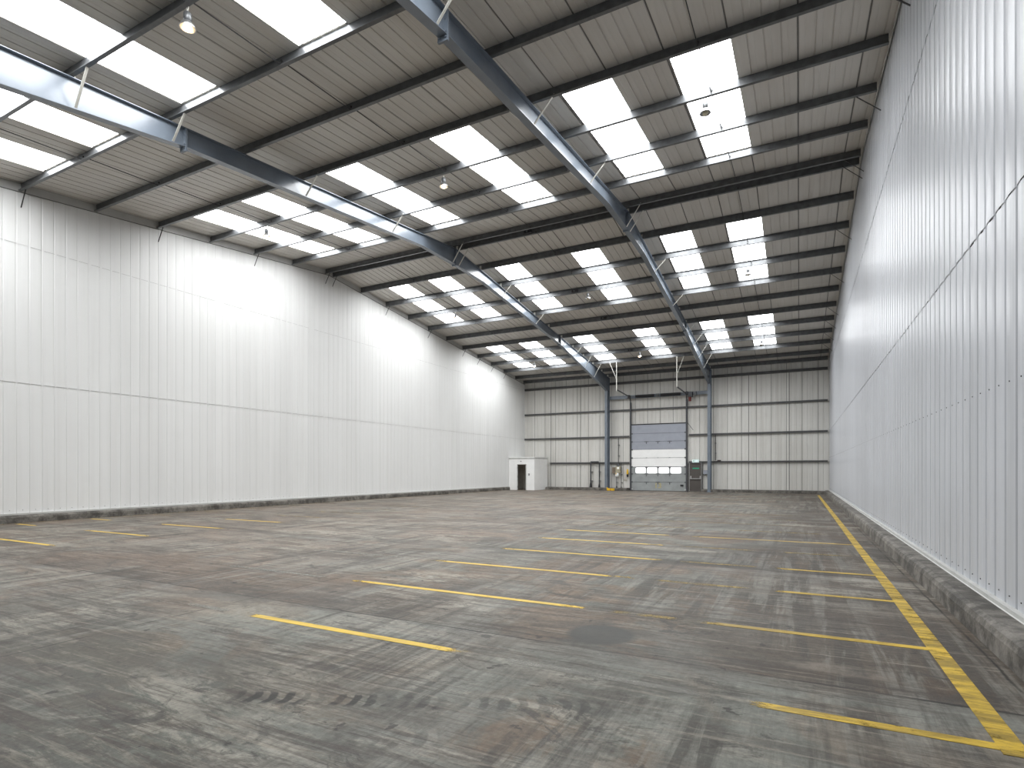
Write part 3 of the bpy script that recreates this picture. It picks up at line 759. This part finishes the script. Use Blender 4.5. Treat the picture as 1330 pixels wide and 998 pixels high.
m = MB(); m.box(-6.64, -6.42, 40.64, 40.78, 6.80, 7.06, 0.02); m.build('limit_switch_box', M['galv'], t)
m = MB(); m.bar((-7.05, 40.78, 4.9), (-6.65, 40.78, 4.35), 0.03); m.build('release_lever', M['track'], t)

# ---------------------------------------------------------------- fire exit door
t = thing('door_2', 'dark brown single fire exit door with push bar, right of the roller door', 'door', (-6.52, 40.95, 0)); t['kind'] = 'structure'
m = MB(); m.box(-6.91, -6.13, 40.93, 40.98, 0.06, 2.0); m.build('door_leaf', M['brown_door'], t)
m = MB(); m.box(-6.99, -6.93, 40.90, 41.02, 0.0, 2.06); m.box(-6.11, -6.05, 40.90, 41.02, 0.0, 2.06); m.box(-6.93, -6.11, 40.90, 41.02, 2.015, 2.06); m.build('door_frame', M['galv_dull'], t)
for x in (-6.925, -6.115):
    m = MB(); m.box(x - 0.012, x + 0.012, 40.885, 40.90, 0.05, 2.03); m.build('frame_edge', M['alu'], t)
m = MB(); m.bar((-6.87, 40.86, 0.92), (-6.15, 40.86, 0.92), 0.045); pb = m.build('push_bar', M['alu'], t)
for x in (-6.83, -6.19):
    m = MB(); m.box(x - 0.035, x + 0.035, 40.88, 40.93, 0.90, 1.12); m.bar((x, 40.90, 0.95), (x, 40.86, 0.92), 0.03); m.build('bar_bracket', M['alu'], pb)
m = MB(); m.box(-6.72, -6.27, 40.922, 40.932, 1.61, 1.69); o = m.build('instruction_strip', M['green'], t); o['label'] = 'thin green strip across the door'
m = MB(); m.box(-6.93, -6.11, 40.9, 41.02, 0.0, 0.055); m.build('threshold', M['kerb'], t)
t = thing('exit_sign', 'glowing green running-man exit sign above the brown fire door', 'sign', (-6.5, 40.84, 2.06))
m = MB(); m.box(-6.73, -6.27, 40.80, 40.86, 2.06, 2.27); m.build('sign_box', M['teal'], t)
m = MB(); yy = 40.796
def quad(m, pts): m.prism([(x, yy, z) for x, z in pts], (0, 0.006, 0))
quad(m, [(-6.70, 2.08), (-6.59, 2.08), (-6.59, 2.25), (-6.70, 2.25)])                       # white doorway
quad(m, [(-6.36, 2.165), (-6.42, 2.215), (-6.42, 2.18), (-6.50, 2.18), (-6.50, 2.15), (-6.42, 2.15), (-6.42, 2.115)][::-1])   # arrow
m.build('pictogram', M['sign_white'], t)
m = MB(); yy = 40.792
cx, cz = -6.625, 2.232
m.prism([(cx + 0.016 * math.cos(k * math.pi / 4), yy, cz + 0.016 * math.sin(k * math.pi / 4)) for k in range(8)], (0, 0.004, 0))
for pts in ([(-6.655, 2.16), (-6.63, 2.155), (-6.615, 2.21), (-6.64, 2.215)], [(-6.655, 2.165), (-6.675, 2.125), (-6.69, 2.10), (-6.675, 2.095), (-6.655, 2.12), (-6.635, 2.155)],
            [(-6.64, 2.16), (-6.61, 2.135), (-6.62, 2.095), (-6.605, 2.09), (-6.592, 2.14), (-6.625, 2.17)], [(-6.62, 2.205), (-6.59, 2.18), (-6.565, 2.19), (-6.57, 2.20), (-6.59, 2.193), (-6.615, 2.215)], [(-6.64, 2.21), (-6.675, 2.195), (-6.685, 2.165), (-6.675, 2.165), (-6.665, 2.188), (-6.64, 2.195)]):
    quad(m, pts)
m.build('running_figure', M['green'], t)

# ---------------------------------------------------------------- white cabin in the far left corner
CX0, CX1, CY0, CY1, CH = -19.97, -17.8, 38.2, 40.65, 2.50
t = thing('toilet_cabin', 'small white cabin with an open doorway in the far left corner', 'cabin', (-18.9, 39.4, 0))
ox0, ox1, oz = -19.20, -18.52, 1.95
m = MB(); th = 0.07
m.box(CX0, ox0, CY0, CY0 + th, 0, CH); m.box(ox1, CX1, CY0, CY0 + th, 0, CH); m.box(ox0, ox1, CY0, CY0 + th, oz, CH)
m.box(CX1 - th, CX1, CY0 + th, CY1, 0, CH); m.box(CX0, CX0 + th, CY0 + th, CY1, 0, CH); m.box(CX0 + th, CX1 - th, CY1 - th, CY1, 0, CH)
m.build('cabin_wall', M['white_paint'], t)
m = MB(); m.box(CX0 - 0.02, CX1 + 0.03, CY0 - 0.03, CY1 + 0.03, CH - 0.03, CH + 0.03); m.build('roof_panel', M['white_paint'], t)
m = MB(); m.box(CX0 - 0.005, CX1 + 0.015, CY0 - 0.018, CY0 - 0.001, CH - 0.13, CH - 0.035); m.box(CX1 + 0.001, CX1 + 0.015, CY0 - 0.018, CY1, CH - 0.10, CH - 0.035); m.build('roof_trim', M['flash'], t)
m = MB(); g = 0.012
m.box(CX0 + th, CX1 - th, CY1 - th - g, CY1 - th, 0, CH - 0.04); m.box(CX0 + th, CX0 + th + g, CY0 + th, CY1 - th, 0, CH - .04); m.box(CX1 - th - g, CX1 - th, CY0 + th, CY1 - th, 0, CH - .04)
m.box(CX0 + th, CX1 - th, CY0 + th, CY1 - th, CH - 0.05, CH - 0.035); m.build('inner_lining', M['cabin_dark'], t)
m = MB(); m.box(ox0 - 0.05, ox0, CY0 - 0.025, CY0 + th, 0, oz + 0.05); m.box(ox1, ox1 + 0.05, CY0 - 0.025, CY0 + th, 0, oz + 0.05); m.box(ox0, ox1, CY0 - 0.025, CY0 + th, oz, oz + 0.05); m.build('door_frame', M['flash'], t)
dl = MB(); dl.hexa([(ox1 + 0.01, CY0 + th, 0.02), (ox1 + 0.05, CY0 + th, 0.02), (ox1 + 0.07, CY0 + th + 0.62, 0.02), (ox1 + 0.03, CY0 + th + 0.62, 0.02), (ox1 + 0.01, CY0 + th, oz - 0.02), (ox1 + 0.05, CY0 + th, oz - 0.02), (ox1 + 0.07, CY0 + th + 0.62, oz - 0.02), (ox1 + 0.03, CY0 + th + 0.62, oz - 0.02)])
d = dl.build('door_leaf', M['white_paint'], t)
for z in (0.25, 1.0, 1.7):
    m = MB(); m.tube((ox0 - 0.012, CY0 - 0.03, z - 0.05), (ox0 - 0.012, CY0 - 0.03, z + 0.05), 0.014, n=8); m.build('door_hinge', M['hinge'], d)
m = MB(); m.box(-18.30, -18.20, CY0 - 0.04, CY0 - 0.001, 1.13, 1.26, 0.01); kp = m.build('door_lock', M['hinge'], t)
m = MB(); m.tube((-18.25, CY0 - 0.04, 1.195), (-18.25, CY0 - 0.07, 1.195), 0.03, n=10); m.build('knob', M['alu'], kp)
m = MB(); m.tube((-18.93, CY0 - 0.001, 2.2), (-18.93, CY0 - 0.06, 2.2), 0.04, 0.03, n=10); m.build('wall_light', M['hinge'], t)
t = thing('wash_basin', 'white ceramic wash basin inside the white cabin doorway', 'basin', (-18.95, 39.9, 0))
m = MB(); m.lathe((-18.95, 40.25, 0), [(0.0, 0.60), (0.10, 0.62), (0.20, 0.68), (0.24, 0.80), (0.26, 0.83), (0.24, 0.835), (0.20, 0.79), (0.1, 0.72), (0, 0.70)], 18); m.build('bowl', M['ceramic'], t, True)
m = MB(); m.lathe((-18.95, 40.30, 0), [(0.13, 0.0), (0.10, 0.08), (0.085, 0.4), (0.10, 0.62)], 14); m.build('pedestal', M['ceramic'], t, True)
m = MB(); m.tube((-18.95, 40.44, 0.82), (-18.95, 40.44, 0.95), 0.015); m.tube((-18.95, 40.44, 0.95), (-18.95, 40.32, 0.93), 0.012); m.build('tap', M['alu'], t)
t = thing('towel_dispenser', 'grey wall dispenser above the basin inside the white cabin', 'dispenser', (-18.95, 40.5, 1.2))
m = MB(); m.box(-19.10, -18.82, 40.40, 40.565, 1.10, 1.55, 0.03); m.build('casing', M['galv'], t)
m = MB(); m.box(-19.06, -18.86, 40.39, 40.40, 1.10, 1.13); m.build('paper_slot', M['black'], t)

# ---------------------------------------------------------------- things along the far wall
t = thing('control_cabinet', 'beige electrical cabinet on the wall between left column and roller door', 'cabinet', (-12.1, 40.95, 1.3), None)
m = MB(); m.box(-12.28, -11.88, 40.76, 40.89, 1.32, 1.80, 0.015); m.build('cabinet_body', M['beige'], t)
m = MB(); m.box(-12.26, -11.90, 40.75, 40.76, 1.34, 1.78); cd = m.build('cabinet_door', M['beige'], t)
m = MB(); m.box(-12.16, -11.99, 40.742, 40.75, 1.60, 1.76); o = m.build('warning_plate', M['white_paint'], cd); o['label'] = 'white plate on the cabinet door'
m = MB(); m.box(-11.92, -11.90, 40.72, 40.75, 1.5, 1.6); m.build('latch', M['hinge'], cd)
m = MB(); m.box(-12.20, -12.0, 40.80, 40.88, 1.80, 2.0); m.build('cable_gland_box', M['hinge'], t)
t = thing('backing_board', 'brownish board on the wall left of the beige cabinet', 'board', (-12.42, 40.9, 1.3))
m = MB(); m.box(-12.56, -12.29, 40.87, 40.92, 1.28, 1.74); m.build('board', simple('brown board', (0.24, 0.19, 0.14), 0.7), t)
for z in (1.32, 1.70):
    m = MB(); m.box(-12.54, -12.31, 40.92, 41.06, z - 0.015, z + 0.015); m.build('bracket', M['hinge'], t)
t = thing('control_box', 'small white control box with two buttons under the beige cabinet', 'control box', (-12.16, 40.9, 1.07))
m = MB(); m.box(-12.29, -12.04, 40.74, 40.86, 1.07, 1.31, 0.02); m.build('box_body', M['white_paint'], t)
m = MB(); m.box(-12.27, -12.19, 40.735, 40.742, 1.22, 1.29); m.build('hazard_label', M['yellow'], t)
for x, mt in ((-12.10, 'green'), (-12.18, 'red')):
    m = MB(); m.tube((x, 40.74, 1.15), (x, 40.715, 1.15), 0.022, n=10); m.build('button', M[mt], t)
def pipe(name, label, pts, r, foot=None, cat='pipe', mat='track', collars=()):
    t = thing(name, label, cat, (pts[-1][0], pts[-1][1], min(p[2] for p in pts)))
    m = MB(); m.path(pts, r); m.build('pipe_run', M[mat], t)
    if foot:
        m = MB(); x, y, z = pts[-1]; m.tube((x, y, z), (x, y, z + foot), r * 2.3, r * 1.3, n=12); m.build('foot_boot', M['black'], t)
    for z in collars:
        x, y = pts[-1][0], pts[-1][1]
        m = MB(); m.box(x - r * 1.8, x + r * 1.8, y, YF - 0.01, z - 0.02, z + 0.02); m.build('pipe_clip', M['hinge'], t)
    return t
pipe('cable_conduit', 'thin dark conduit dropping from the small white control box to the kerb', [(-12.195, 40.80, 1.075), (-12.195, 40.80, 0.205)], 0.028, 0.12, 'conduit', 'track', (0.6,))
pipe('cable_conduit', 'thin dark conduit right of the white control box, rising to the rail', [(-11.845, 40.80, 2.02), (-11.845, 40.80, 0.205)], 0.024, 0.10, 'conduit', 'track', (0.6, 1.2))
pipe('cable_conduit', 'thin grey conduit rising above the beige cabinet to the rail', [(-12.07, 40.84, 4.0), (-12.07, 40.84, 2.0)], 0.028, None, 'conduit', 'galv_dull', (2.6, 3.4))
pipe('drain_pipe', 'thick dark pipe with black foot left of the left column', [(-13.60, 40.78, 2.16), (-14.23, 40.78, 2.16), (-14.225, 40.78, 0.205)], 0.052, 0.36, 'pipe', 'track', (0.7, 1.4))
pipe('drain_pipe', 'thinner dark pipe with black foot nearest the left column', [(-13.57, 40.84, 2.10), (-13.57, 40.84, 0.205)], 0.038, 0.24, 'pipe', 'track', (0.7, 1.4))
pipe('cable_conduit', 'long thin pale conduit just below the lowest rail, right of the cabin', [(-14.4, 41.045, 1.975), (-17.6, 41.045, 1.975)], 0.023, None, 'conduit', 'white_paint', ())
pipe('cable_conduit', 'short dark conduit on the wall right of the right column', [(-5.18, 40.84, 3.98), (-5.18, 40.84, 2.2)], 0.028, None, 'conduit', 'galv_dull', (2.7, 3.4))
t = thing('wall_handset', 'yellow and black handset hung on the wall left of the roller door', 'handset', (-11.38, 40.9, 1.0))
m = MB(); m.lathe((-11.38, 40.84, 0), [(0.0, 1.60), (0.045, 1.59), (0.066, 1.52), (0.07, 1.26), (0.066, 1.22)], 14); m.build('body', M['yellow'], t, True)
m = MB(); m.lathe((-11.38, 40.84, 0), [(0.066, 1.22), (0.072, 1.16), (0.07, 1.06), (0.05, 1.02), (0, 1.01)], 14); m.build('base', M['black'], t, True)
m = MB(); m.box(-11.42, -11.34, 40.90, 41.068, 1.25, 1.31); m.build('hook', M['hinge'], t)
t = thing('notice_board', 'pale board on the wall just left of the yellow handset', 'board', (-11.5, 41.0, 0.74))
m = MB(); m.box(-11.72, -11.46, 41.03, 41.068, 0.76, 1.88); m.build('board', simple('pale board', (0.62, 0.59, 0.55), 0.6, 0, 0.06), t)
m = MB(); m.box(-11.72, -11.46, 41.02, 41.03, 0.76, 0.80); m.build('bottom_batten', M['beige'], t)
t = thing('wheel_guard', 'yellow steel guard on the floor at the foot of the left column', 'guard', (-12.43, 40.1, 0))
m = MB()
for k in range(2): m.box(-12.72 + k * 0.30, -12.45 + k * 0.30, 39.98, 40.18, 0, 0.17, 0.04)
m.build('block', M['yellow'], t, bevel=0.02)
m = MB(); m.box(-12.74, -12.66, 40.0, 40.16, 0.171, 0.24); m.build('end_lug', M['yellow'], t)
m = MB(); m.box(-12.45, -12.41, 39.99, 40.17, 0.0, 0.15); m.build('clamp', simple('orange clamp', (0.45, 0.16, 0.02), 0.5), t)
t = thing('meter_box', 'light grey box on the wall between fire door and right column', 'box', (-5.82, 40.95, 1.2))
m = MB(); m.box(-5.99, -5.66, 40.88, 41.04, 1.25, 1.52, 0.02); m.build('casing', M['door_blue'], t)
m = MB(); m.box(-6.0, -5.64, 40.875, 41.05, 1.22, 1.245); m.build('shelf_edge', M['galv'], t)
t = thing('alarm_sounder', 'small black box sitting on the wall rail right of the right column', 'alarm', (-4.95, 40.95, 2.16))
m = MB(); m.box(-5.06, -4.82, 40.86, 41.0, 2.157, 2.225, 0.02); m.build('casing', M['black'], t)
m = MB(); m.tube((-4.94, 40.86, 2.19), (-4.94, 40.84, 2.19), 0.025, n=10); m.build('lens', M['red'], t)

# ---------------------------------------------------------------- high-bay lamps and junction boxes
def lamp(x, y, lit, label):
    zt = zp(y)
    t = thing('high_bay_lamp', label, 'lamp', (x, y, zt - 0.42), 'high bay lamps')
    m = MB(); m.tube((x - 0.03, y, zt + 0.02), (x, y, zt - 0.10), 0.008, n=6); m.tube((x + 0.03, y, zt + 0.02), (x, y, zt - 0.10), 0.008, n=6); m.build('hook', M['brace'], t)
    m = MB(); m.lathe((x, y, zt), [(0.0, -0.09), (0.05, -0.095), (0.065, -0.12), (0.065, -0.22), (0.05, -0.24)], 14); m.build('control_gear', M['galv'], t, True)
    m = MB(); m.lathe((x, y, zt), [(0.045, -0.235), (0.065, -0.255), (0.105, -0.29), (0.125, -0.34), (0.128, -0.36), (0.121, -0.36), (0.118, -0.34), (0.098, -0.295), (0.055, -0.262)], 20); m.build('reflector', M['alu'], t, True)
    m = MB(); m.lathe((x, y, zt), [(0, -0.25), (0.03, -0.265), (0.055, -0.30), (0.066, -0.34), (0.05, -0.385), (0, -0.40)], 14)
    o = m.build('bulb', M['bulb_on' if lit else 'bulb_off'], t, True)
    if lit: o['label'] = 'glowing warm bulb'
lamp(-9.20, 5.86, True, 'lit high-bay lamp nearest the viewpoint, top left between the roof beams')
lamp(-9.28, 13.61, True, 'lit high-bay lamp hanging mid-roof between the two rafters, near side of ridge')
lamp(-9.12, 25.70, False, 'unlit high-bay lamp between the two rafters, just beyond the ridge')
lamp(-9.08, 35.39, True, 'lit high-bay lamp hanging just in front of the roller door')
lamp(-16.85, 13.61, True, 'lit high-bay lamp by the left wall, on the near side of the ridge')
lamp(-16.75, 25.70, True, 'lit high-bay lamp by the left wall, just beyond the ridge')
lamp(-16.50, 35.39, True, 'lit high-bay lamp by the left wall, closest to the white cabin')
lamp(-1.95, 13.61, False, 'unlit high-bay lamp by the right wall, on the near side of the ridge')
lamp(-1.95, 25.70, False, 'unlit high-bay lamp by the right wall, just beyond the ridge')
lamp(-1.95, 35.39, False, 'unlit high-bay lamp by the right wall, closest to the far wall')
def jbox(x, y, label):
    t = thing('junction_box', label, 'junction box', (x, y - 0.1, zp(y) + 0.1), 'junction boxes')
    z = zp(y)
    m = MB(); m.box(x - 0.16, x + 0.16, y - 0.15, y - 0.074, z + 0.02, z + 0.15, 0.02); m.build('casing', M['black'], t)
    m = MB(); m.tube((x - 0.02, y - 0.15, z + 0.085), (x - 0.02, y - 0.175, z + 0.085), 0.035, n=10); m.build('gland', M['galv'], t)
    m = MB(); m.box(x - 0.05, x + 0.05, y - 0.074, y - 0.004, z + 0.05, z + 0.11); m.build('bracket', M['galv'], t)
jbox(-9.75, 25.70, 'small black junction box beside the unlit lamp between the rafters')
jbox(-9.5, 19.88, 'small black junction box on the ridge purlin between the rafters')
jbox(-9.55, 29.57, 'small black junction box on a purlin behind the unlit middle lamp')
jbox(-9.65, 35.39, 'small black junction box beside the lamp in front of the roller door')

# ---------------------------------------------------------------- camera, world, view
cam = bpy.data.cameras.new('camera'); co = bpy.data.objects.new('camera', cam); COL.objects.link(co)
F = 723.4565
cam.sensor_fit = 'HORIZONTAL'; cam.sensor_width = 36.0; cam.lens = 36.0 * F / 1330.0
cam.shift_y = (611.124 - 499.0) / 1330.0; cam.clip_end = 200; cam.clip_start = 0.05
co.location = (0, 0, 1.5128); co.rotation_euler = (math.radians(90), 0, 0.4762)
SC.camera = co
w = bpy.data.worlds.new('sky'); SC.world = w; w.use_nodes = True
bg = w.node_tree.nodes['Background']; bg.inputs[0].default_value = (0.80, 0.88, 1.0, 1); bg.inputs[1].default_value = 1.0
vs = SC.view_settings
vs.view_transform = 'Standard'; vs.look = 'None'; vs.gamma = 1.0; vs.exposure = 0.0; vs.use_curve_mapping = False
SC.cycles.max_bounces = 10; SC.cycles.diffuse_bounces = 6; SC.cycles.glossy_bounces = 4
SC.cycles.sample_clamp_indirect = 8.0
SC.cycles.use_denoising = True
